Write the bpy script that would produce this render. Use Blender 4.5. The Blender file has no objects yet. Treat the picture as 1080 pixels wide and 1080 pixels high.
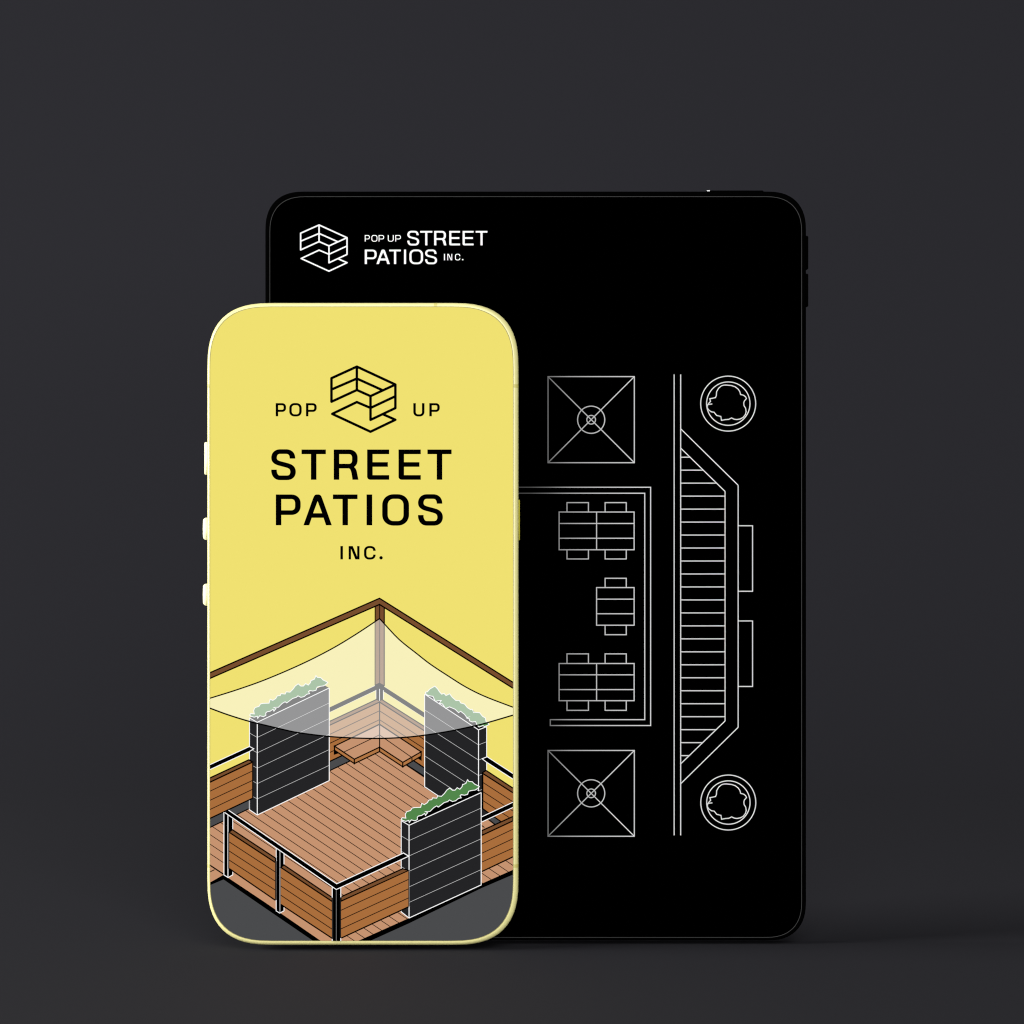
import bpy, math
from mathutils import Vector
from mathutils.geometry import tessellate_polygon

scn = bpy.context.scene
COL = scn.collection

# ------------------------------------------------------------------ units
# Device faces are laid out in "design units"; one unit is 1/4.225 mm on the phone face.
CAM_D = 0.6035                      # camera to phone glass, metres
CAM_Z = 0.1096                      # camera height above the floor
FPX = 2550.0                        # 85 mm lens on a 36 mm sensor, 1080 units wide
Y_PHONE, Y_TAB = 0.0, 0.0085


class Face:
    """A flat face at depth y: design units -> metres."""
    def __init__(s, y):
        s.y = y
        s.k = (CAM_D + y) / FPX

    def __call__(s, x, z, dy=0.0):
        return Vector(((x - 540) * s.k, s.y + dy, CAM_Z - (z - 540) * s.k))


PH, TB = Face(Y_PHONE), Face(Y_TAB)


# -------------------------------------------------------------- materials
def lin(c):
    c /= 255.0
    return c / 12.92 if c <= 0.04045 else ((c + 0.055) / 1.055) ** 2.4


MATS = {}


def screen_mat(rgb):
    """A lit pixel colour of a screen."""
    rgb = tuple(int(round(v)) for v in rgb)
    if rgb in MATS:
        return MATS[rgb]
    m = bpy.data.materials.new('display_%d_%d_%d' % rgb)
    m.use_nodes = True
    nt = m.node_tree
    nt.nodes.clear()
    o = nt.nodes.new('ShaderNodeOutputMaterial')
    e = nt.nodes.new('ShaderNodeEmission')
    e.inputs['Color'].default_value = (lin(rgb[0]), lin(rgb[1]), lin(rgb[2]), 1)
    nt.links.new(e.outputs[0], o.inputs[0])
    MATS[rgb] = m
    return m


def surf_mat(name, col, rough=0.5, metal=0.0, spec=0.5, bump=0.0, bscale=800.0):
    m = bpy.data.materials.new(name)
    m.use_nodes = True
    nt = m.node_tree
    b = nt.nodes['Principled BSDF']
    b.inputs['Base Color'].default_value = (*col, 1)
    b.inputs['Roughness'].default_value = rough
    b.inputs['Metallic'].default_value = metal
    b.inputs['Specular IOR Level'].default_value = spec
    if bump:
        tc = nt.nodes.new('ShaderNodeTexCoord')
        nz = nt.nodes.new('ShaderNodeTexNoise')
        nz.inputs['Scale'].default_value = bscale
        bp = nt.nodes.new('ShaderNodeBump')
        bp.inputs['Strength'].default_value = bump
        bp.inputs['Distance'].default_value = 0.0002
        nt.links.new(tc.outputs['Object'], nz.inputs['Vector'])
        nt.links.new(nz.outputs['Fac'], bp.inputs['Height'])
        nt.links.new(bp.outputs[0], b.inputs['Normal'])
    return m


def plan_line_mat():
    """Line drawing on the tablet display: the artwork's own grey fades towards its left side."""
    m = bpy.data.materials.new('display_plan_lines')
    m.use_nodes = True
    nt = m.node_tree
    nt.nodes.clear()
    o = nt.nodes.new('ShaderNodeOutputMaterial')
    e = nt.nodes.new('ShaderNodeEmission')
    tc = nt.nodes.new('ShaderNodeTexCoord')
    sp = nt.nodes.new('ShaderNodeSeparateXYZ')
    mr = nt.nodes.new('ShaderNodeMapRange')
    x0, x1 = TB(540, 0).x, TB(740, 0).x
    mr.inputs['From Min'].default_value = x0
    mr.inputs['From Max'].default_value = x1
    cr = nt.nodes.new('ShaderNodeValToRGB')
    stops = [(545, 62), (560, 72), (578, 105), (600, 160), (629, 188), (669, 206), (712, 214)]
    el = cr.color_ramp.elements
    while len(el) < len(stops):
        el.new(0.5)
    for q, (x, g) in zip(el, stops):
        q.position = (x - 540) / 200.0
        q.color = (lin(g), lin(g), lin(g), 1)
    nt.links.new(tc.outputs['Object'], sp.inputs[0])
    nt.links.new(sp.outputs['X'], mr.inputs['Value'])
    nt.links.new(mr.outputs[0], cr.inputs[0])
    nt.links.new(cr.outputs[0], e.inputs['Color'])
    nt.links.new(e.outputs[0], o.inputs[0])
    return m


# ---------------------------------------------------------------- objects
def link(name, verts, faces, mats, parent=None, fmat=None, smooth=False, origin=None):
    me = bpy.data.meshes.new(name)
    me.from_pydata([tuple(v) for v in verts], [], faces)
    for m in mats:
        me.materials.append(m)
    if fmat:
        me.polygons.foreach_set('material_index', fmat)
    if smooth:
        me.polygons.foreach_set('use_smooth', [True] * len(me.polygons))
    me.update()
    o = bpy.data.objects.new(name, me)
    COL.objects.link(o)
    if parent:
        o.parent = parent
        o.matrix_parent_inverse = parent.matrix_world.inverted()
    return o


def root(name, loc, label, cat):
    o = bpy.data.objects.new(name, None)
    o.location = loc
    o.empty_display_size = 0.02
    COL.objects.link(o)
    o['label'] = label
    o['category'] = cat
    bpy.context.view_layer.update()
    return o


# ---------------------------------------------------------------- 2D tools
def area(p):
    return 0.5 * sum(p[i][0] * p[(i + 1) % len(p)][1] - p[(i + 1) % len(p)][0] * p[i][1] for i in range(len(p)))


def clip(sub, win):
    """Sutherland-Hodgman: any polygon against a convex window."""
    if area(win) < 0:
        win = win[::-1]
    out = sub
    for i in range(len(win)):
        a, b = win[i], win[(i + 1) % len(win)]
        ex, ey = b[0] - a[0], b[1] - a[1]
        src, out = out, []
        if not src:
            return []
        dist = [ex * (p[1] - a[1]) - ey * (p[0] - a[0]) for p in src]
        for j in range(len(src)):
            p, q, dp, dq = src[j - 1], src[j], dist[j - 1], dist[j]
            if (dp >= 0) != (dq >= 0):
                t = dp / (dp - dq)
                out.append((p[0] + t * (q[0] - p[0]), p[1] + t * (q[1] - p[1])))
            if dq >= 0:
                out.append(q)
    return out


def stroke(pts, w, closed=False, ax=1.0, cap=False):
    """Mitred polyline -> list of quads. ax stretches x so that upright strokes can be fatter."""
    P = [(p[0] / ax, p[1]) for p in pts]
    Q = [P[0]]
    for p in P[1:]:
        if math.hypot(p[0] - Q[-1][0], p[1] - Q[-1][1]) > 1e-4:
            Q.append(p)
    if closed and math.hypot(Q[0][0] - Q[-1][0], Q[0][1] - Q[-1][1]) < 1e-4:
        Q.pop()
    P = Q
    n = len(P)
    if n < 2:
        return []
    h = w / 2

    def nrm(a, b):
        dx, dy = b[0] - a[0], b[1] - a[1]
        l = math.hypot(dx, dy)
        return (-dy / l, dx / l)
    L, R = [], []
    for i in range(n):
        if closed or 0 < i < n - 1:
            n0, n1 = nrm(P[i - 1], P[i]), nrm(P[i], P[(i + 1) % n])
            mx, my = n0[0] + n1[0], n0[1] + n1[1]
            l = math.hypot(mx, my) or 1e-6
            mx, my = mx / l, my / l
            c = max(0.42, mx * n1[0] + my * n1[1])
            d = h / c
        else:
            mx, my = nrm(P[0], P[1]) if i == 0 else nrm(P[-2], P[-1])
            d = h
        px, py = P[i]
        if cap and not closed and i in (0, n - 1):
            t = (my, -mx)
            s = -1 if i == 0 else 1
            px, py = px + s * t[0] * h * .8, py + s * t[1] * h * .8
        L.append(((px + mx * d) * ax, py + my * d))
        R.append(((px - mx * d) * ax, py - my * d))
    qs = []
    for i in range(n if closed else n - 1):
        j = (i + 1) % n
        qs.append([L[i], L[j], R[j], R[i]])
    return qs


def bez(p0, p1, p2, p3, n=10):
    r = []
    for i in range(n + 1):
        t = i / n
        u = 1 - t
        r.append(tuple(u ** 3 * a + 3 * u * u * t * b + 3 * u * t * t * c + t ** 3 * d for a, b, c, d in zip(p0, p1, p2, p3)))
    return r


def rounded(pts, r, closed=False, n=8):
    """Round the corners of a polyline (radius r or a list of radii)."""
    out = []
    N = len(pts)
    for i, p in enumerate(pts):
        rr = r[i] if isinstance(r, (list, tuple)) else r
        if (not closed and i in (0, N - 1)) or rr <= 0:
            out.append(p)
            continue
        a, b = pts[i - 1], pts[(i + 1) % N]
        la, lb = math.dist(a, p), math.dist(b, p)
        ra, rb = min(rr, la * .5 if closed or i > 1 else la), min(rr, lb * .5 if closed or i < N - 2 else lb)
        s = (p[0] + (a[0] - p[0]) * ra / la, p[1] + (a[1] - p[1]) * ra / la)
        e = (p[0] + (b[0] - p[0]) * rb / lb, p[1] + (b[1] - p[1]) * rb / lb)
        k = 0.58
        out += bez(s, (s[0] + (p[0] - s[0]) * k, s[1] + (p[1] - s[1]) * k),
                   (e[0] + (p[0] - e[0]) * k, e[1] + (p[1] - e[1]) * k), e, n)
    return out


def box(l, t, r, b, R, n, seg=14):
    """Continuous-curvature rounded rectangle."""
    out = []
    for (cx, cy, a0) in ((r - R, t + R, -90), (r - R, b - R, 0), (l + R, b - R, 90), (l + R, t + R, 180)):
        for i in range(seg + 1):
            a = math.radians(a0 + 90 * i / seg)
            c, s = math.cos(a), math.sin(a)
            out.append((cx + R * math.copysign(abs(c) ** (2 / n), c), cy + R * math.copysign(abs(s) ** (2 / n), s)))
    return out


def circle(cx, cy, r, n=40):
    return [(cx + r * math.cos(2 * math.pi * i / n), cy + r * math.sin(2 * math.pi * i / n)) for i in range(n)]


STEP = 2.5e-6


class Art:
    """Flat display artwork, painter's order kept by steps of 2.5 micrometres."""
    def __init__(s, face, window=None, base=2e-5):
        s.face, s.win, s.base = face, window, base
        s.items = []            # (polys, colour, layer)
        s.layer = 0

    def add(s, polys, col, newlayer=True):
        if newlayer:
            s.layer += 1
        s.items.append((polys, col, s.layer))

    def fill(s, pts, col):
        s.add([list(pts)], col)

    def line(s, pts, w, col, closed=False, cap=False, new=True):
        if isinstance(col, tuple):
            w = w * 1.3 if sum(col) < 200 else w * (.74 if w > .8 else .55)
        s.add(stroke(pts, w, closed, cap=cap), col, new)

    def build(s, name, parent):
        V, F, FM, mats, idx = [], [], [], [], {}
        for polys, col, lay in s.items:
            m = screen_mat(col) if isinstance(col, tuple) else col
            if m.name not in idx:
                idx[m.name] = len(mats)
                mats.append(m)
            for p in polys:
                if s.win:
                    p = clip(p, s.win)
                q = []
                for v in p:
                    if not q or math.dist(v, q[-1]) > 1e-5:
                        q.append(v)
                if len(q) > 1 and math.dist(q[0], q[-1]) <= 1e-5:
                    q.pop()
                if len(q) < 3 or abs(area(q)) < 1e-4:
                    continue
                b = len(V)
                V += [s.face(x, y, -(s.base + STEP * lay)) for x, y in q]
                if len(q) == 3:
                    tr = [(0, 1, 2)]
                else:
                    tr = tessellate_polygon([[Vector((x, y, 0)) for x, y in q]])
                for t in tr:
                    F.append(tuple(b + i for i in t))
                    FM.append(idx[m.name])
        return link(name, V, F, mats, parent, FM)


# ------------------------------------------------------------------ glyphs
def glyph(ch, x0, x1, yt, yb, v, h):
    """One capital as polygons, fitted to x0..x1, yt..yb; v, h: upright and level stroke widths."""
    w, H = x1 - x0, yb - yt
    ax = v / h
    X = lambda f: x0 + f * w
    Y = lambda f: yt + f * H
    if ch == 'I':
        return [[(x0, yt), (x1, yt), (x1, yb), (x0, yb)]]
    if ch == '.':
        r = w / 2
        return [circle(x0 + r, yb - r * .95, r, 20)]
    if ch == 'T':
        c = (x0 + x1) / 2
        return [[(x0, yt), (x1, yt), (x1, yt + h), (x0, yt + h)], [(c - v / 2, yt + h), (c + v / 2, yt + h), (c + v / 2, yb), (c - v / 2, yb)]]
    if ch == 'E':
        r = .11 * H
        m = yt + .495 * H
        corner = bez((x0 + r, yb), (x0 + r * .4, yb), (x0, yb - r * .4), (x0, yb - r), 6)
        return [[(x0, yt), (x0 + v, yt), (x0 + v, yb)] + corner,
                [(x0 + v, yt), (x1, yt), (x1, yt + h), (x0 + v, yt + h)],
                [(x0 + v, m - h / 2), (X(.94), m - h / 2), (X(.94), m + h / 2), (x0 + v, m + h / 2)],
                [(x0 + v, yb - h), (x1, yb - h), (x1, yb), (x0 + v, yb)]]
    if ch in 'PR':
        bot = Y(.665 if ch == 'P' else .625) - h / 2
        top = yt + h / 2
        xr = x1 - v / 2 - (.035 * w if ch == 'R' else 0)
        r = (bot - top) * (.40 if w > 8 else .47)
        res = [[(x0, yt), (x0 + v, yt), (x0 + v, yb), (x0, yb)]]
        res += stroke(rounded([(x0 + v, top), (xr, top), (xr, bot), (x0 + v, bot)], r), h, ax=ax)
        if ch == 'R':
            res.append([(X(.60), bot + h * .1)] + bez((X(.60), bot + h / 2), (X(.66), bot + h / 2), (X(.69), bot + h * .9), (X(.72), bot + h * 1.6), 6)
                       + [(x1 - v * 1.08, yb), (x1, yb)] +
                       bez((X(.93), yb - .28 * H), (X(.90), yb - .36 * H), (X(.86), yb - .42 * H), (X(.77), bot + h * .1), 6))
        return res
    if ch == 'A':
        f = lambda zx, zy: (x0 + (zx - 432) / 323.0 * w, yt + (zy - 620) / 350.0 * H)
        k = v / w * 323 - 60            # widen legs with the stroke
        left = [f(432, 970), f(540, 668), f(553, 638), f(566, 624), f(580, 620), f(594, 620), f(594, 692 + k), f(540 + k, 833), f(525 + k * .6, 885), f(497 + k * .4, 970)]
        right = [(x0 + x1 - a, b) for a, b in left]
        a, b = left[7], left[8]
        c, d = right[7], right[8]
        return [left, right[::-1], [b, a, c, d]]
    if ch == 'N':
        d = v * 1.25
        return [[(x0, yt), (x0 + v * .95, yt), (x0 + v * .95, yb), (x0, yb)], [(x1 - v * .95, yt), (x1, yt), (x1, yb), (x1 - v * .95, yb)],
                [(x0 + v * .5, yt), (x0 + v * .4 + d, yt), (x1 - v * .5, yb), (x1 - v * .4 - d, yb)]]
    l, r, t, b = x0 + v / 2, x1 - v / 2, yt + h / 2 - .008 * H, yb - h / 2 + .012 * H
    if ch == 'O':
        return stroke(rounded([(l, t), (r, t), (r, b), (l, b)], .32 * w, True, 10), h, True, ax=ax)
    if ch == 'U':
        return stroke(rounded([(l, yt), (l, b), (r, b), (r, yt)], .31 * w), h, ax=ax)
    if ch == 'C':
        R = .35 * w
        p = [(r, Y(.36))] + bez((r, Y(.33)), (r, Y(.16)), (r - R * .45, t), (r - R, t), 8) + rounded([(r - R, t), (l, t), (l, b), (r - R, b)], R * .95)[1:] + \
            bez((r - R, b), (r - R * .45, b), (r, Y(.84)), (r, Y(.67)), 8) + [(r, Y(.64))]
        return stroke(p, h, ax=ax)
    if ch == 'S':
        m = (t + b) / 2
        g = lambda fx, fy: (l + fx * (r - l), t + fy * (b - t))
        p = [(X(.865), Y(.30)), (X(.865), Y(.275))] + bez((X(.865), Y(.27)), (X(.85), Y(.12)), g(.80, 0), g(.64, 0), 8) + bez(g(.31, 0), g(.12, 0), g(0, .10), g(0, .235), 8) \
            + bez(g(0, .235), g(0, .34), g(.08, .40), g(.25, .44), 7) + bez(g(.25, .44), g(.40, .475), g(.58, .50), g(.75, .54), 5) \
            + bez(g(.75, .54), g(.92, .58), g(1, .66), g(1, .77), 7) + bez(g(1, .77), g(1, .91), g(.88, 1), g(.68, 1), 8) \
            + bez(g(.31, 1), g(.14, 1), g(.03, .91), g(0, .76), 8) + [g(0, .735), g(0, .69)]
        return stroke(p, h, ax=ax)
    return []


def word(face, parent, text, spans, yt, yb, v, h, col, window=None):
    a = Art(face, window)
    for ch, (x0, x1) in zip(text, spans):
        polys = glyph(ch, x0, x1, yt, yb, v, h)
        for p in polys:
            a.add([p], col, newlayer=False)
        a.layer = 1
    a.layer = 1
    a.items = [(p, c, 1) for p, c, _ in a.items]
    return a.build('lettering', parent)


EMBLEM = [
    [(462, 398), (122, 555), (122, 240), (462, 85), (978, 325), (978, 640), (645, 798), (645, 480), (978, 325)],
    [(462, 85), (462, 398), (645, 480)],
    [(122, 392), (462, 245), (800, 398)],
    [(645, 638), (978, 482)],
    [(645, 638), (462, 560), (132, 718), (645, 957), (978, 797), (810, 722)],
]


def emblem(face, parent, f, w, col):
    a = Art(face)
    for pl in EMBLEM:
        P = [f(*p) for p in pl]
        for p, q in zip(P[:-1], P[1:]):
            a.add(stroke([p, q], w), col)
        for p in P:                              # round joins
            a.add([circle(p[0], p[1], w / 2, 14)], col)
    return a.build('emblem', parent)


# ----------------------------------------------------------- device bodies
def slab(face, parent, name, mat, inner, outer, thick, bevel, corner_in, corner_out, seg=14):
    """Rounded slab: outline grows from `inner` (front face) to `outer` over the bevel depth."""
    loops = []
    N = 7
    for i in range(N + 1):
        a = math.pi / 2 * i / N
        s, c = math.sin(a), math.cos(a)
        bx = [inner[j] + (outer[j] - inner[j]) * s for j in range(4)]
        R = corner_in[0] + (corner_out[0] - corner_in[0]) * s
        loops.append((box(*bx, R, corner_out[1], seg), bevel * (1 - c)))
    for i in range(N + 1):
        a = math.pi / 2 * i / N
        s, c = math.cos(a), math.sin(a)
        bx = [inner[j] + (outer[j] - inner[j]) * s for j in range(4)]
        R = corner_in[0] + (corner_out[0] - corner_in[0]) * s
        loops.append((box(*bx, R, corner_out[1], seg), thick - bevel * (1 - c)))
    V, F = [], []
    n = len(loops[0][0])
    for lp, d in loops:
        V += [face(x, y, d) for x, y in lp]
    for k in range(len(loops) - 1):
        for i in range(n):
            j = (i + 1) % n
            F.append((k * n + i, k * n + j, (k + 1) * n + j, (k + 1) * n + i))
    F.append(tuple(range(n))[::-1])
    F.append(tuple((len(loops) - 1) * n + i for i in range(n)))
    o = link(name, V, F, [mat], parent, smooth=True)
    o.data.polygons[-1].use_smooth = False
    o.data.polygons[-2].use_smooth = False
    return o


def ring(face, parent, name, mat, outer, inner, dy):
    V = [face(x, y, -dy) for x, y in outer] + [face(x, y, -dy * .9) for x, y in inner]
    n = len(outer)
    F = [(i, (i + 1) % n, n + (i + 1) % n, n + i) for i in range(n)]
    return link(name, V, F, [mat], parent)


def button(face, parent, x0, x1, y0, y1, d0, d1, side, mat, soft=0.7):
    """Pill-like key proud of an edge; side: 'l', 'r' or 't' is the proud side."""
    V, F = [], []
    n = 10
    prof = []
    # outline in (along, out) with rounded ends
    horiz = side == 't'
    a0, a1 = (x0, x1) if horiz else (y0, y1)
    o1 = abs((y1 - y0) if horiz else (x1 - x0))
    r = min(o1 * soft, (a1 - a0) / 2)
    prof.append((a0, -1.5))
    for i in range(n + 1):
        t = math.pi / 2 * i / n
        prof.append((a0 + r * (1 - math.cos(t)), o1 - r + r * math.sin(t)))
    if soft > .6:
        for i in range(1, 8):
            u = i / 8
            prof.append((a0 + r + (a1 - a0 - 2 * r) * u, o1 + .22 * math.sin(math.pi * u)))
    for i in range(n, -1, -1):
        t = math.pi / 2 * i / n
        prof.append((a1 - r * (1 - math.cos(t)), o1 - r + r * math.sin(t)))
    prof.append((a1, -1.5))
    layers = [(d0, .78), (d0 + .0003, .93), (d0 + .0007, 1), (d1 - .0007, 1), (d1 - .0003, .93), (d1, .78)]
    m = len(prof)
    for d, sc in layers:
        for al, ou in prof:
            ou = ou * sc if ou > 0 else ou
            if side == 'l':
                V.append(face(x1 - ou, al, d))
            elif side == 'r':
                V.append(face(x0 + ou, al, d))
            else:
                V.append(face(al, y1 - ou, d))
    for k in range(len(layers) - 1):
        for i in range(m - 1):
            F.append((k * m + i, k * m + i + 1, (k + 1) * m + i + 1, (k + 1) * m + i))
    F.append(tuple(range(m))[::-1])
    F.append(tuple((len(layers) - 1) * m + i for i in range(m)))
    return link('button', V, F, [mat], parent, smooth=True)


def band(face, parent, c, side, inner, outer, bevel, mat, thick, w=3.6):
    """Antenna line: thin strip wrapped over the frame edge, 10 micrometres proud."""
    V, F = [], []
    N = 8
    idx = {'l': 0, 't': 1, 'r': 2, 'b': 3}[side]
    sgn = {'l': -1, 't': -1, 'r': 1, 'b': 1}[side]
    pr = []
    for i in range(N + 1):
        a = math.pi / 2 * i / N
        pr.append((inner[idx] + (outer[idx] - inner[idx]) * math.sin(a) + sgn * .05, bevel * (1 - math.cos(a)) - 1e-5))
    pr.append((outer[idx] + sgn * .05, thick - bevel))
    for e, d in pr:
        for q in (c - w / 2, c + w / 2):
            V.append(face(e, q, d) if side in 'lr' else face(q, e, d))
    for i in range(len(pr) - 1):
        F.append((2 * i, 2 * i + 1, 2 * i + 3, 2 * i + 2))
    return link('antenna_band', V, F, [mat], parent, smooth=True)


# ------------------------------------------------------------------ phone
BLACK, WHITE = (0, 0, 0), (255, 255, 255)
YEL = (240, 225, 113)
frame_m = surf_mat('pale_yellow_frame', (0.68, 0.635, 0.275), rough=0.34, spec=0.5)
band_m = surf_mat('antenna_line_yellow', (0.53, 0.48, 0.14), rough=0.5)
gasket_m = surf_mat('screen_gasket', (0.30, 0.27, 0.11), rough=0.7, spec=0.1)
powerkey_m = surf_mat('yellow_key', (0.46, 0.41, 0.03), rough=0.5)
leftkey_m = surf_mat('pale_yellow_key', (0.72, 0.69, 0.43), rough=0.38)

P_IN = (221.0, 323.2, 541.7, 992.7)
P_OUT = (218.0, 319.0, 546.9, 997.6)
P_THICK, P_BEV = 0.0078, 0.0015
phone = root('smartphone', PH(382.5, 997.6, 0.004), 'pale yellow smartphone in front of the tablet, screen showing a drawn wooden patio', 'smartphone')
slab(PH, phone, 'frame', frame_m, P_IN, P_OUT, P_THICK, P_BEV, (66, 2.67), (70, 2.67))
SCR = box(221.7, 323.9, 541.0, 992.1, 65.5, 2.67)
ring(PH, phone, 'gasket', gasket_m, box(*P_IN, 66, 2.67), box(221.9, 324.1, 540.8, 991.9, 65.3, 2.67), 6e-6)
for x0, x1, y0, y1, sf in ((214.0, 218.3, 466, 500.6, .35), (212.5, 218.3, 546, 569.7, .62), (212.5, 218.3, 616, 639.2, .62)):
    button(PH, phone, x0, x1, y0, y1, .0022, .0056, 'l', leftkey_m, sf)
button(PH, phone, 546.7, 548.4, 527, 570, .0022, .0056, 'r', powerkey_m, .5)
for c, s in ((407, 'l'), (407, 'r'), (913.5, 'l'), (913.5, 'r'), (459.3, 't')):
    band(PH, phone, c, s, P_IN, P_OUT, P_BEV, band_m, P_THICK)

sc_art = Art(PH, base=1.2e-5)
sc_art.layer = 0
sc_art.items.append(([SCR], YEL, 0))
screen = sc_art.build('screen', phone)

# -- words
v, h = 5.85, 4.9
word(PH, screen, 'STREET', [(286.1, 312.0), (318.0, 343.7), (352.0, 378.1), (387.2, 410.5), (420.3, 443.8), (450.8, 476.3)], 474.1, 506.0, v, h, BLACK)
word(PH, screen, 'PATIOS', [(290.9, 317.1), (320.0, 350.0), (351.1, 377.1), (386.6, 392.6), (403.1, 431.4), (440.9, 467.1)], 521.5, 554.0, v, h, BLACK)
word(PH, screen, 'POP', [(290.8, 301.7), (305.1, 318.2), (322.7, 334.0)], 425.2, 439.1, 2.6, 2.3, BLACK)
word(PH, screen, 'UP', [(435.9, 447.7), (452.8, 463.8)], 425.2, 439.1, 2.65, 2.3, BLACK)
word(PH, screen, 'INC.', [(359.0, 361.7), (367.7, 379.2), (383.9, 396.2), (400.1, 403.7)], 575.9, 590.0, 2.65, 2.3, BLACK)
emblem(PH, screen, lambda x, y: (340 + x / 12.7, 380 + y / 12.7), 2.75, BLACK)

# -- patio drawing
BEAM, FACE, DECK, SIDE, GREY, PLANT, GREEN = (120, 78, 46), (170, 110, 60), (198, 147, 112), (178, 118, 68), (74, 75, 77), (36, 36, 38), (82, 135, 75)
LN = 0.85
A = Art(PH, SCR, base=2e-5)
A.fill([(221, 800), (541, 800), (541, 993), (221, 993)], GREY)
# remaining yellow above the deck
A.fill([(221, 790), (541, 790), (541, 868), (400, 788), (221, 868)], YEL)
A.fill([(221, 863), (265.8, 841.6), (348.3, 802.9), (400, 779), (446.8, 809.2), (527.4, 866.3), (541, 876), (541, 900), (446, 840), (400, 800), (221, 880)], GREY)
A.fill([(221, 872.9), (261.7, 853.3), (348.3, 812.5), (400, 788), (446.8, 818.3), (514.8, 864), (541, 882), (541, 917.4), (431.2, 968.3), (377.5, 992.6), (358, 1002), (338.8, 992.6), (235.8, 922.6), (221, 931.2)], DECK)
deck_win = [(221, 872.9), (261.7, 853.3), (348.3, 812.5), (400, 788), (446.8, 818.3), (541, 882), (541, 917.4), (431.2, 968.3), (358, 1002), (221, 912)]
ls = []
for k in range(-8, 18):
    x = 281.7 + 15.05 * k
    for q in stroke([(x - 120, 860 - 120 * .67), (x + 300, 860 + 300 * .67)], LN * .92):
        q = clip(q, deck_win)
        if len(q) > 2:
            ls.append(q)
A.add(ls, (40, 24, 14))
A.line([(221, 912.2), (235.8, 922)], 1.1, BLACK)
A.line([(221, 919.8), (226.3, 917.2)], .8, (40, 24, 14))
# deck rim
A.fill([(221, 931.0), (235.8, 922.5), (280, 952), (338.8, 992.6), (358, 1006), (377.5, 992.4), (431.2, 968.3), (508.1, 931.9), (541, 917.3),
        (541, 922.5), (508.1, 936.6), (431.2, 973.9), (390, 992.6), (358, 1012), (330.6, 992.6), (280, 958), (235.8, 927.6), (221, 933.8)], BLACK)
# strip edges
A.line([(221, 872.9), (261.7, 853.3), (348.3, 812.5), (400, 788), (446.8, 818.3), (541, 882)], 1.0, BLACK)
# back walls
A.fill([(345, 766.1), (400.3, 740.4), (449, 771.6), (449, 810.8), (400.3, 778), (345, 804.4)], FACE)
A.fill([(345, 762), (400.3, 736.2), (449, 767), (449, 771.6), (400.3, 740.4), (345, 766.1)], BEAM)
A.line([(345, 762), (400.3, 736.2), (449, 767)], .9, BLACK)
A.line([(345, 766.1), (400.3, 740.4), (449, 771.6)], .9, BLACK)
A.line([(345, 775.8), (400.3, 749.6), (449, 781)], .7, (40, 24, 14))
A.line([(345, 785.3), (400.3, 759), (449, 790.5)], .7, (40, 24, 14))
A.line([(345, 795), (352, 791.6)], .7, (40, 24, 14))
A.line([(345, 804.4), (400.3, 778), (449, 810.8)], 1.1, BLACK)
# bench
A.fill([(352.1, 786), (358, 794.2), (352.1, 796.2)], BLACK)
A.fill([(444.7, 792), (444.7, 802.6), (438.5, 798.5)], BLACK)
A.fill([(352.8, 786.9), (400.3, 763.8), (444.2, 792.9), (424.8, 804), (400.4, 788), (373.7, 800.7)], DECK)
for q in ([(352.8, 786.9), (373.7, 800.7), (373.7, 805.3), (352.8, 791.2)], [(373.7, 800.7), (400.4, 788), (400.4, 792.6), (373.7, 805.3)],
          [(400.4, 788), (424.8, 804), (424.8, 808.7), (400.4, 792.6)], [(424.8, 804), (444.2, 792.9), (444.2, 797.5), (424.8, 808.7)]):
    A.fill(q, SIDE)
    A.line(q, 1.05, BLACK, closed=True)
A.line([(373.7, 800.7), (352.8, 786.9), (400.3, 763.8), (444.2, 792.9), (424.8, 804)], 1.05, BLACK)
A.line([(434.5, 798.8), (434.5, 802.8)], .9, BLACK)
A.line([(363, 793), (400.3, 775), (434.4, 798.9)], .7, (40, 24, 14))
A.line([(400.4, 740.4), (400.4, 788)], .9, BLACK)
# roof post and beams
A.fill([(395.3, 634), (405.6, 634), (405.6, 723.4), (395.3, 723.4)], BEAM)
A.line([(395.8, 634), (395.8, 723.4)], 1.1, (60, 42, 10))
A.line([(405.3, 634), (405.3, 723.4)], 1.1, (40, 28, 10))
A.line([(400.4, 634), (400.4, 723.4)], .9, (40, 24, 14))
# back rail
A.line([(345, 751.9), (400.2, 725.9), (449, 757.3)], 1.6, WHITE)
A.line([(385, 728.6), (400.2, 721.0), (412, 729)], 1.2, WHITE)
A.fill([(395.6, 722), (400.2, 720), (405.3, 722.6), (405.3, 726), (395.6, 726)], BLACK)
A.line([(345, 749.8), (400.2, 723.6), (449, 755.1)], 3.5, BLACK)
A.fill([(396.9, 727.2), (400.3, 725.8), (404, 727.6), (404, 737.8), (400.3, 739.6), (396.9, 738)], BLACK)
A.line([(400.4, 726.5), (400.4, 739)], 1.0, WHITE)
A.line([(396.6, 727.5), (396.6, 736.5)], .9, WHITE)
A.line([(404.4, 727.8), (404.4, 737)], .9, WHITE)
BEAMPOLY = [(221, 709.7), (400.3, 631), (541, 719.6), (541, 725.8), (400.3, 637.5), (221, 715.7)]
A.fill(BEAMPOLY, BEAM)
A.line(BEAMPOLY[:3], 1.15, BLACK)
A.line(BEAMPOLY[3:], 1.15, BLACK)


# hedges
def zz(pts, ox, oy, s):
    return [(ox + x / s, oy + y / s) for x, y in pts]


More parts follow.
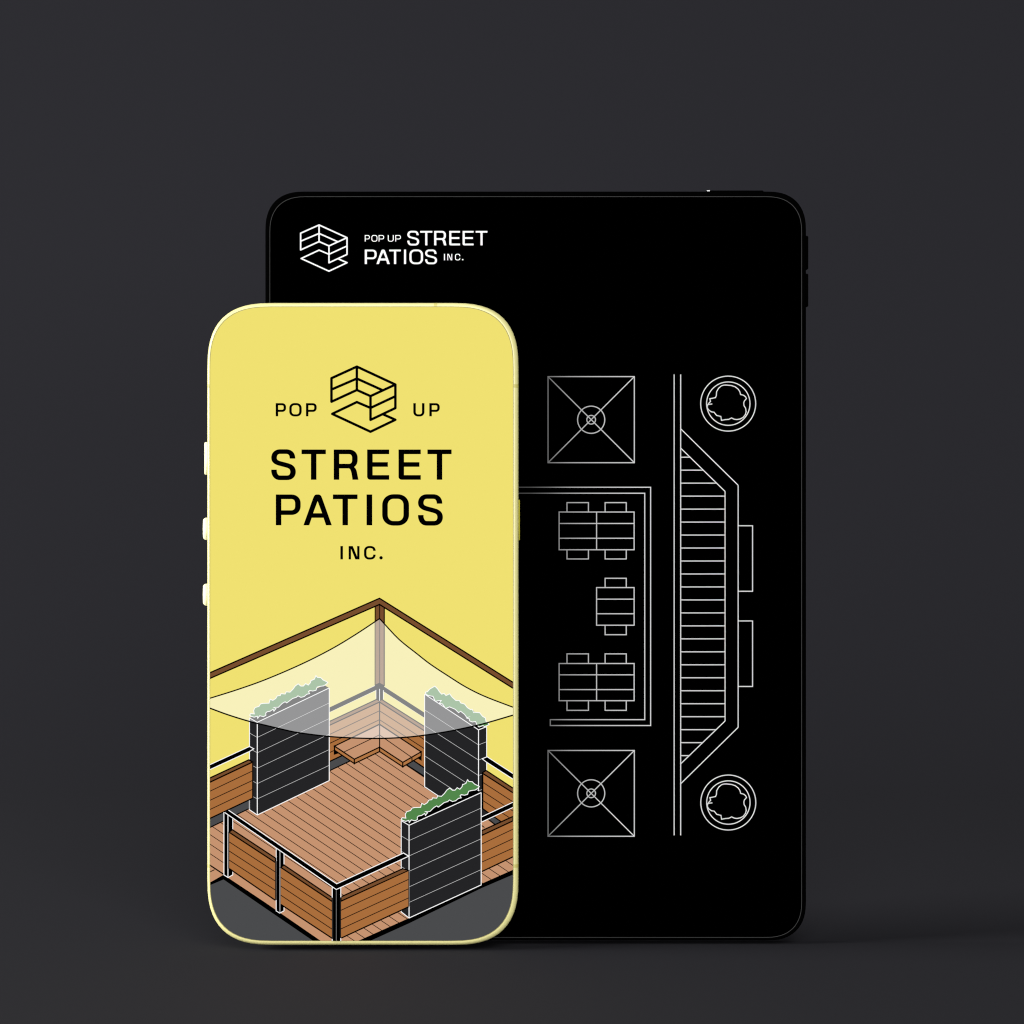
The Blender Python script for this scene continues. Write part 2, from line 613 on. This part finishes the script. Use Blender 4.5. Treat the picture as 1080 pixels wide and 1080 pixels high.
H1 = zz([(640, 650), (655, 630), (700, 635), (692, 590), (705, 562)], 210, 700, 12) + \
    zz([(55, 395), (105, 380), (125, 348), (160, 340), (240, 337), (255, 285), (290, 300), (330, 275), (350, 240), (390, 235), (400, 210), (455, 215), (470, 185),
        (520, 190), (560, 150), (590, 108), (630, 78), (665, 108), (700, 108), (730, 75), (765, 95), (795, 62), (802, 30)], 265, 715, 12.706) + \
    zz([(585, 210), (620, 195), (640, 150), (658, 172), (700, 175), (730, 205), (765, 222), (790, 235),
        (770, 258), (735, 280), (690, 285), (655, 295), (640, 335), (600, 345), (560, 338), (545, 352), (560, 378), (525, 385), (490, 415), (450, 425),
        (412, 405), (390, 425), (345, 438), (310, 465), (270, 495), (250, 480), (215, 500), (165, 550), (105, 552), (135, 565), (108, 600), (98, 575), (60, 600),
        (20, 608)], 280, 700, 12) + \
    zz([(195, 470), (198, 500), (165, 518), (115, 505), (88, 540), (82, 512), (40, 525), (0, 512)], 265, 715, 12.706)
H2 = zz([(345, 358), (370, 355), (400, 320), (440, 297), (465, 283), (500, 320), (522, 355), (550, 385), (580, 375), (605, 402), (652, 380), (680, 420), (730, 465),
         (775, 465), (790, 495), (840, 510), (875, 555), (915, 580), (935, 575), (955, 618)], 420, 700, 12) + \
    zz([(260, 690), (300, 692), (350, 697), (390, 748), (430, 770), (440, 820), (470, 845), (485, 865), (420, 893), (395, 880), (340, 900), (310, 868),
        (292, 822), (245, 828), (205, 812), (205, 785), (165, 772)], 480, 700, 13.5) + \
    zz([(905, 668), (870, 682), (840, 640), (790, 600), (765, 618), (720, 575), (650, 545), (600, 565), (560, 508), (520, 500), (545, 465), (500, 468), (470, 475),
        (440, 412), (400, 405), (375, 400), (348, 378)], 420, 700, 12)


def planter(corner_x, top, bot, side_x, side_dt, side_db, far_x, far_top, far_bot, lines_c, lines_f, hedge, opening, side_w=1.2, edge_grey=(255, 255, 255)):
    A.fill([(corner_x, top), (far_x, far_top), (far_x, far_bot), (corner_x, bot)], PLANT)
    A.fill([(corner_x, top), (side_x, top + side_dt), (side_x, bot + side_db), (corner_x, bot)], PLANT)
    A.fill(opening, BLACK)
    first = True
    for yc, yf in zip(lines_c, lines_f):
        A.line([(corner_x, yc), (far_x, yf)], 0.75, (205, 205, 205), new=first)
        A.line([(corner_x, yc), (side_x, yc + side_dt)], 0.75, (205, 205, 205), new=False)
        first = False
    A.line([(side_x, top + side_dt), (corner_x, top), (far_x, far_top)], 1.15, WHITE)
    A.line([(far_x, far_top), (far_x, far_bot), (corner_x, bot), (side_x, bot + side_db), (side_x, top + side_dt)], 1.15, WHITE)
    A.line([(corner_x, top), (corner_x, bot)], 1.25, edge_grey)
    A.fill(hedge, GREEN)
    A.line(hedge, 1.1, WHITE, closed=True)


planter(271.4, 761.7, 859.5, 263.2, -4.7, -5.6, 347.3, 725.5, 823.2,
        [777.7, 793.9, 810.2, 826.4, 842.6], [741.3, 757.8, 774.2, 790.5, 807.1], H1, [(263.2, 757), (271.4, 761.7), (347.3, 725.5), (342, 722.5)])
planter(504.7, 769.7, 868, 513.3, -3.4, -3.8, 447.9, 732, 829.7,
        [785.6, 801.6, 817.9, 834, 850.1], [748.6, 765, 781, 797.1, 813.3], H2, [(447.9, 732), (504.7, 769.7), (513.3, 766.4), (457, 728.4)])

# what lies under the sail shows through it, whitened
TOPC = [(221, 736.5), (250, 727.4), (280, 716.7), (318.8, 700), (350, 684.2), (375, 669.2), (400.4, 652.4), (405.8, 658.3), (420.8, 674.2), (440, 689.6), (453.3, 700),
        (474.2, 713.8), (490.8, 724.2), (510, 733.8), (541, 745.8)]
BOTC = [(221, 746.6), (240, 753.6), (263.3, 760.8), (280, 764.8), (300, 769.6), (313.3, 772.4), (346.7, 776.6), (375, 778.3), (400, 778.7), (420, 778.0), (440, 776.3), (470, 771.8),
        (490, 767.8), (510, 763.2), (541, 754.2)]


def interp(c, x, brk=None):
    """Catmull-Rom through the control points, sharp at brk."""
    for i in range(len(c) - 1):
        if c[i][0] <= x <= c[i + 1][0]:
            break
    (x1, y1), (x2, y2) = c[i], c[i + 1]

    def tan(j):
        if j == 0:
            return (c[1][1] - c[0][1]) / (c[1][0] - c[0][0])
        if j == len(c) - 1:
            return (c[-1][1] - c[-2][1]) / (c[-1][0] - c[-2][0])
        return (c[j + 1][1] - c[j - 1][1]) / (c[j + 1][0] - c[j - 1][0])
    m1, m2 = tan(i), tan(i + 1)
    s = (y2 - y1) / (x2 - x1)
    if brk and abs(x1 - brk) < 1e-6:
        m1 = s
    if brk and abs(x2 - brk) < 1e-6:
        m2 = s
    d = x2 - x1
    t = (x - x1) / d
    return (2 * t ** 3 - 3 * t * t + 1) * y1 + (t ** 3 - 2 * t * t + t) * d * m1 + (-2 * t ** 3 + 3 * t * t) * y2 + (t ** 3 - t * t) * d * m2


xs = sorted(set([221 + i * 5 for i in range(64)] + [400.4, 541]))
top = [(x, interp(TOPC, x, 400.4)) for x in xs]
bot = [(x, interp(BOTC, x)) for x in xs]
cells = [[top[i], top[i + 1], bot[i + 1], bot[i]] for i in range(len(xs) - 1)]
whiten = lambda c: tuple(v + .52 * (255 - v) for v in c)
under = list(A.items)
A.layer += 1
A.items.append((cells, whiten(YEL), A.layer))
lay0 = A.layer
last = None
for polys, col, lay in under:
    res = []
    for p in polys:
        lo, hi = min(q[0] for q in p), max(q[0] for q in p)
        if min(q[1] for q in p) > 779:
            continue
        for c in cells:
            if c[1][0] <= lo or c[0][0] >= hi:
                continue
            r = clip(p, c)
            if len(r) > 2 and abs(area(r)) > 1e-3:
                res.append(r)
    if res:
        if lay != last:
            A.layer += 1
            last = lay
        A.items.append((res, whiten(col), A.layer))
A.line(top, 1.05, BLACK)
A.line(bot, 1.15, BLACK)

# panel and rail behind, right
A.fill([(509, 815), (512.6, 812.4), (541, 831.1), (541, 878), (509, 856)], FACE)
A.fill([(508.6, 815), (512.6, 812.4), (541, 831.1), (541, 836), (509.2, 815.6)], BEAM)
A.line([(508.6, 815), (512.6, 812.4), (541, 831.1)], 1.1, BLACK)
A.line([(509.2, 815.6), (541, 836)], 1.1, BLACK)
for y in (825, 834.7, 844.1):
    A.line([(509.2, y), (541, y + 20.5)], .7, (40, 24, 14))
A.fill([(507, 849), (509.5, 852), (516, 857), (514, 864), (507, 860)], PLANT)
A.fill([(509, 852.5), (515.6, 857), (528, 866), (541, 875.2), (541, 885), (521, 869.5), (514.8, 864), (508, 859.5)], GREY)
A.fill([(507, 851.5), (509.2, 852.8), (515.6, 857.3), (514.5, 860.5), (507, 861.5)], PLANT)
A.line([(509.4, 853), (541, 875.3)], 1.0, BLACK)
A.fill([(507, 866), (514.8, 862.5), (523, 870), (507, 877)], DECK)
A.line([(514, 863.2), (523, 870.2)], 1.1, BLACK)
A.line([(508, 870.4), (511, 872.6)], .8, (40, 24, 14))
A.line([(509.0, 815), (509.0, 853)], 1.3, BLACK)
A.fill([(508.5, 800.1), (513.8, 798), (541, 815.7), (541, 821.6), (513, 803.6)], BLACK)
A.line([(541, 815.7), (513.8, 798), (508.5, 800.1), (513, 803.6), (541, 821.6)], 1.1, WHITE)
# panel and rail behind, left
A.line([(263.0, 843), (263.0, 853)], 1.3, (160, 160, 160))
A.fill([(221, 825.1), (266.6, 803.6), (266.6, 841.7), (221, 863.3)], FACE)
A.fill([(221, 820.6), (262.7, 801.2), (266.6, 803.6), (221, 825.1)], BEAM)
A.line([(221, 820.6), (262.7, 801.2), (266.6, 803.6), (221, 825.1)], 1.15, BLACK)
for a, b in ((834.6, 812.9), (844.2, 822.9), (853.9, 832.3)):
    A.line([(221, a), (266.6, b)], .7, (40, 24, 14))
A.line([(266.7, 803.6), (266.7, 841.5)], 1.1, (25, 18, 14))
A.line([(221, 863.3), (266.6, 841.7)], 1.1, BLACK)
A.fill([(221, 806.6), (263.3, 787.1), (267.9, 789.6), (263.3, 792.4), (221, 811.8)], BLACK)
A.line([(221, 806.6), (263.3, 787.1), (267.9, 789.6), (263.3, 792.4), (221, 811.8)], 1.1, WHITE)

# front panels
def panel(quad, cap, lines, bottom=True):
    A.fill(quad, FACE)
    A.fill(cap, BEAM)
    A.line(cap, 1.1, BLACK, closed=True)
    x0, x1 = quad[0][0], quad[1][0]
    for a, b in lines:
        A.line([(x0, a), (x1, b)], .7, (40, 24, 14))
    A.line([quad[3], quad[2]], 1.1, BLACK)


A.fill([(236.8, 857), (245.3, 862), (245.3, 922.7), (240.7, 925.3), (236.8, 922.5)], BLACK)
A.line([(236.3, 856.5), (236.3, 922.5), (240.7, 925.3), (245.7, 922.5), (245.7, 862)], 1.1, WHITE)
A.line([(240.6, 858), (240.6, 925)], 1.1, WHITE)
A.fill([(291.6, 894), (299.4, 898), (299.4, 960.5), (295.3, 962.9), (291.6, 960.5)], BLACK)
A.line([(291.4, 893), (291.4, 960.4), (295.2, 962.8), (299.7, 960.4), (299.7, 898)], 1.1, WHITE)
A.line([(295.4, 894), (295.4, 962.5)], 1.0, (190, 190, 190))
panel([(241.6, 878.2), (290.8, 909.9), (290.8, 949.4), (241.6, 915.6)], [(241.6, 877.4), (245.2, 874.8), (290.8, 904.9), (290.8, 909.6)], [(887.5, 919.6), (897.1, 929.2), (906.7, 938.6)])
A.line([(241.4, 878), (241.4, 916)], 1.0, (62, 54, 48))
A.line([(291.0, 908), (291.0, 949)], 1.2, (52, 44, 38))
panel([(296.2, 915), (350.6, 950.9), (350.6, 989.4), (296.2, 953.5)], [(296.2, 914.5), (299.6, 912), (350.6, 946.4), (350.6, 950.6)], [(925, 960.8), (934.2, 970.4), (943.8, 979.8)])

# third planter with its hedge
dx, dy = 159.8, 109.7
planter(431.5, 870.2, 967.9, 423.2, -5, -6.5, 507.5, 835.7, 933,
        [886.3, 902.5, 918.7, 935.1, 951.5], [852, 868.2, 884.4, 900.4, 916.9], [(x + dx, y + dy) for x, y in H1], [(423.3, 865.2), (431.5, 870.2), (507.5, 835.7), (502, 832.5)])
panel([(359.7, 950.4), (431.2, 918.3), (431.2, 956), (359.7, 989.2)], [(359.7, 945.6), (424.7, 916), (431.2, 917.7), (359.7, 950.2)], [(959.8, 927.1), (969.7, 937), (979.4, 946.6)])
A.line([(431.3, 918.4), (431.3, 955.8)], .9, (70, 62, 56))
# far right panel and rail
panel([(508.2, 880.8), (541, 865.5), (541, 903.4), (508.2, 918.9)], [(508.2, 875.8), (541, 860.9), (541, 865.5), (508.2, 880.8)], [(889.9, 874.3), (899.6, 884.3), (908.9, 894.2)])
A.fill([(508.2, 861.2), (541, 845.8), (541, 851.4), (508.2, 866.7)], BLACK)
A.line([(508.2, 861.2), (541, 845.8)], 1.1, WHITE)
A.line([(508.2, 866.7), (541, 851.4)], 1.1, WHITE)
A.line([(507.5, 835.7), (507.5, 933)], 1.15, WHITE)
# front post
A.fill([(350.7, 934), (359.3, 934), (359.3, 995), (350.7, 995)], BLACK)
A.line([(350.8, 946), (350.8, 995)], 1.0, (45, 42, 40))
A.line([(359.2, 946), (359.2, 995)], 1.0, (30, 28, 26))
A.line([(354.8, 937), (354.8, 995)], .85, (120, 120, 120))
A.line([(350.5, 934), (350.5, 946.3)], 1.2, WHITE)
A.line([(359.6, 934), (359.6, 946)], 1.2, WHITE)
A.line([(350.5, 990), (350.5, 995)], 1.2, WHITE)
A.line([(359.6, 989), (359.6, 995)], 1.2, WHITE)
# hand rail
RAIL = [(237.4, 856.6), (241.3, 854.2), (355.3, 931.8), (425.6, 899.4), (431.2, 902.7), (354.8, 937.8), (241.3, 860.2)]
A.fill(RAIL, BLACK)
A.line(RAIL[1:5], 1.15, WHITE)
A.line([(431.2, 902.7), (354.8, 937.8), (237.2, 856.6)], 1.15, WHITE)
A.build('patio_drawing', screen)

# ----------------------------------------------------------------- tablet
tab_m = surf_mat('matte_black_metal', (0.0006, 0.0006, 0.0006), rough=0.75, spec=0.0)
trim_m = surf_mat('grey_glass_edge', (0.028, 0.028, 0.028), rough=0.6, spec=0.2)
glint_m = surf_mat('white_key_glint', (0.6, 0.6, 0.6), rough=0.5)  # white base colour stands in for a highlight on the top key
T_IN = (284.0, 206.8, 846.1, 989.2)
T_OUT = (279.4, 201.4, 850.6, 992.6)
tablet = root('tablet_computer', TB(565, 993.2, .003), 'black tablet standing upright behind the yellow phone, white patio plan lines on its dark screen', 'tablet')
slab(TB, tablet, 'frame', tab_m, T_IN, T_OUT, .0059, .0012, (38, 2.41), (41, 2.41))
ring(TB, tablet, 'trim_ring', trim_m, box(284.35, 207.2, 845.75, 988.85, 37.8, 2.41), box(284.85, 207.7, 845.25, 988.35, 37.3, 2.41), 8e-6)
s2 = Art(TB, base=6e-6)
s2.items.append(([box(284.85, 207.7, 845.25, 988.35, 37.3, 2.41)], BLACK, 0))
tscreen = s2.build('screen', tablet)
tb1 = button(TB, tablet, 745.2, 806, 199.6, 202.7, .0016, .0044, 't', tab_m, .35)
for y0, y1 in ((248, 283), (288, 322.6)):
    button(TB, tablet, 850.3, 853.7, y0, y1, .0016, .0044, 'r', tab_m, .35)
# glint on the left end of the top key, modelled as a white block
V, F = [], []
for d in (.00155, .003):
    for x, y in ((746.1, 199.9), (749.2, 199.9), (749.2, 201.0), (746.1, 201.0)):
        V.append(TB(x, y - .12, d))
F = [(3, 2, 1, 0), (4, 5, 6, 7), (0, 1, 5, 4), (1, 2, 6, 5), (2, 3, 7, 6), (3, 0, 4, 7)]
link('button_glint', V, F, [glint_m], tb1)

word(TB, tscreen, 'POPUP', [(384.7, 390.1), (391.7, 398.1), (399.3, 405.2), (409.0, 415.2), (416.9, 422.9)], 247.9, 254.8, 0.95, 0.85, WHITE)
word(TB, tscreen, 'STREET', [(429.6, 442.1), (443.2, 456.0), (457.9, 470.8), (473.8, 485.2), (487.9, 499.5), (501.7, 514.1)], 243.5, 258.8, 2.32, 1.95, WHITE)
word(TB, tscreen, 'PATIOS', [(384.7, 397.3), (397.0, 411.2), (410.6, 422.8), (426.1, 428.3), (431.8, 446.2), (448.4, 461.0)], 263.2, 278.5, 2.32, 1.95, WHITE)
word(TB, tscreen, 'INC.', [(468.2, 469.4), (471.8, 477.0), (479.9, 485.5), (487.2, 488.8)], 267.7, 274.6, 0.95, 0.85, WHITE)
emblem(TB, tscreen, lambda x, y: (317.1 + (x - 122) / 12.7 * .7257, 237.3 + (y - 85) / 12.7 * .71), 1.55, WHITE)

PL = plan_line_mat()
W = 1.1


def plan(name, lines, closed=()):
    a = Art(TB)
    for i, l in enumerate(lines):
        a.line(l, W, PL, closed=i in closed, cap=True)
    a.build(name, tscreen)


def rect(x0, y0, x1, y1):
    return [(x0, y0), (x1, y0), (x1, y1), (x0, y1)]


for y0, y1, cy in ((397.2, 488.0, 442.7), (791.5, 882.0, 836.7)):
    plan('parasol_outline', [rect(578, y0, 669, y1), [(578, y0), (669, y1)], [(578, y1), (669, y0)], circle(623.5, cy, 14.35), circle(623.5, cy, 4.6, 24)], (0, 3, 4))
plan('bench_outline', [[(530, 513.9), (686.2, 513.9), (686.2, 765.2), (580.4, 765.2), (580.4, 759), (680, 759), (680, 520.2), (530, 520.2)]])


def table(x0, y0, x1, y1, hs, vm, chairs, c0, c1):
    L = [rect(x0, y0, x1, y1)]
    L += [[(x0, q), (x1, q)] for q in hs]
    if vm:
        L.append([(vm, y0), (vm, y1)])
    for a, b in chairs:
        L.append([(a, y0), (a, c0), (b, c0), (b, y0)])
        L.append([(a, y1), (a, c1), (b, c1), (b, y1)])
    plan('table_outline', L, (0,))


table(589.7, 540, 668.8, 579.8, (552.1, 567.7), 629.2, ((598.0, 620.6), (638.2, 660.5)), 530.1, 589.5)
table(629.2, 619.7, 668.8, 659.4, (631.9, 647.3), None, ((638.2, 660.5),), 609.9, 669.4)
table(589.7, 699.8, 668.8, 739.0, (711.7, 727.3), 629.2, ((598.0, 620.6), (638.2, 660.5)), 689.6, 749.2)

DL = [[(711, 395.3), (711, 880.6)], [(717.9, 395.3), (717.9, 880.6)],
      [(717.9, 452.2), (778.5, 511.8), (778.5, 767.1), (717.9, 826.6)],
      [(717.9, 472.6), (764.7, 518.3), (764.7, 760.4), (717.9, 805.6)],
      [(778.5, 554.5), (793.7, 554.5), (793.7, 623.6), (778.5, 623.6)], [(778.5, 654.9), (793.7, 654.9), (793.7, 724), (778.5, 724)]]
for k in range(24):
    y = 482.2 + 13.683 * k
    xe = min(764.7, 717.9 + (y - 472.6) * (46.8 / 45.7), 717.9 + (805.6 - y) * (46.8 / 45.2))
    DL.append([(717.9, y), (xe, y)])
plan('deck_outline', DL)

BL = [(520, 185), (600, 192), (670, 215), (722, 255), (752, 300), (765, 350), (815, 362), (853, 390), (867, 425), (830, 465), (820, 500), (825, 545), (853, 590), (862, 650),
      (850, 700), (812, 750), (760, 778), (700, 790), (650, 783), (608, 760), (560, 785), (500, 790), (430, 803), (420, 735), (345, 717), (300, 660), (255, 655), (205, 620), (178, 575),
      (190, 530), (215, 495), (238, 472), (225, 425), (325, 405), (340, 370), (345, 300), (380, 240), (430, 198), (470, 186)]
for cx, cy in ((768.0, 425.7), (768.1, 846.4)):
    blob = [(cx + (x - 548) / 16.62, cy + (y - 510) / 16.62) for x, y in BL]
    plan('plant_outline', [circle(cx, cy, 29.0, 72), circle(cx + .1, cy, 22.9, 60), blob, [(cx - 17.2, cy + .4), (cx - 21.5, cy + .9)]], (0, 1, 2))

# --------------------------------------------------------------- backdrop
cyc_m = surf_mat('charcoal_paper', (0.0142, 0.0139, 0.0176), rough=0.9, spec=0.15)
V, F = [], []
prof = [(-2.2, 0.0), (-0.6, 0.0), (0.25, 0.0)]
R0, yb = 0.55, 0.30
for i in range(1, 33):
    a = math.pi / 2 * i / 32
    prof.append((yb + R0 * math.sin(a), R0 * (1 - math.cos(a))))
prof.append((yb + R0, 3.0))
NX = 2
for y, z in prof:
    for x in (-3.0, 3.0):
        V.append((x, y, z))
for i in range(len(prof) - 1):
    F.append((2 * i, 2 * i + 1, 2 * i + 3, 2 * i + 2))
bd = link('backdrop', V, F, [cyc_m], smooth=True)
bd['kind'] = 'structure'
bd['label'] = 'smooth charcoal grey studio backdrop sweeping from floor to wall'


# ----------------------------------------------------------------- lights
def area_light(name, loc, target, sx, sy, power, col=(1, 1, 1), spread=180):
    l = bpy.data.lights.new(name, 'AREA')
    l.shape = 'RECTANGLE'
    l.spread = math.radians(spread)
    l.size, l.size_y, l.energy, l.color = sx, sy, power, col
    o = bpy.data.objects.new(name, l)
    o.location = loc
    o.rotation_euler = (Vector(target) - Vector(loc)).to_track_quat('-Z', 'Y').to_euler()
    COL.objects.link(o)
    return o


area_light('key_softbox', (-2.0, -0.30, 0.55), (0, 0.05, 0.1), 0.95, .9, 23, spread=90)
area_light('front_softbox', (0.2, -2.0, 1.4), (0, 0.1, 0.15), 1.6, 1.6, 42)
area_light('overhead_softbox', (0.0, 0.0, 1.7), (0, 0.0, 0.0), 1.6, 1.2, 2.5)
area_light('low_front_softbox', (0.4, -1.9, 0.15), (0, 0, 0.1), 1.2, .25, 24)

w = bpy.data.worlds.new('World')
scn.world = w
w.use_nodes = True
w.node_tree.nodes['Background'].inputs[0].default_value = (0, 0, 0, 1)
w.node_tree.nodes['Background'].inputs[1].default_value = 0

cam = bpy.data.cameras.new('camera')
cam.lens = 85
cam.sensor_width = 36
cam.clip_start = 0.01
cam.clip_end = 50
co = bpy.data.objects.new('camera', cam)
co.location = (0, -CAM_D, CAM_Z)
co.rotation_euler = (math.pi / 2, 0, 0)
COL.objects.link(co)
scn.camera = co

vs = scn.view_settings
vs.view_transform = 'Standard'
vs.look = 'None'
vs.exposure = 0
vs.gamma = 1
vs.use_curve_mapping = False
scn.cycles.use_denoising = True
scn.cycles.use_adaptive_sampling = False
scn.cycles.filter_width = 1.15
scn.cycles.sample_clamp_indirect = 5
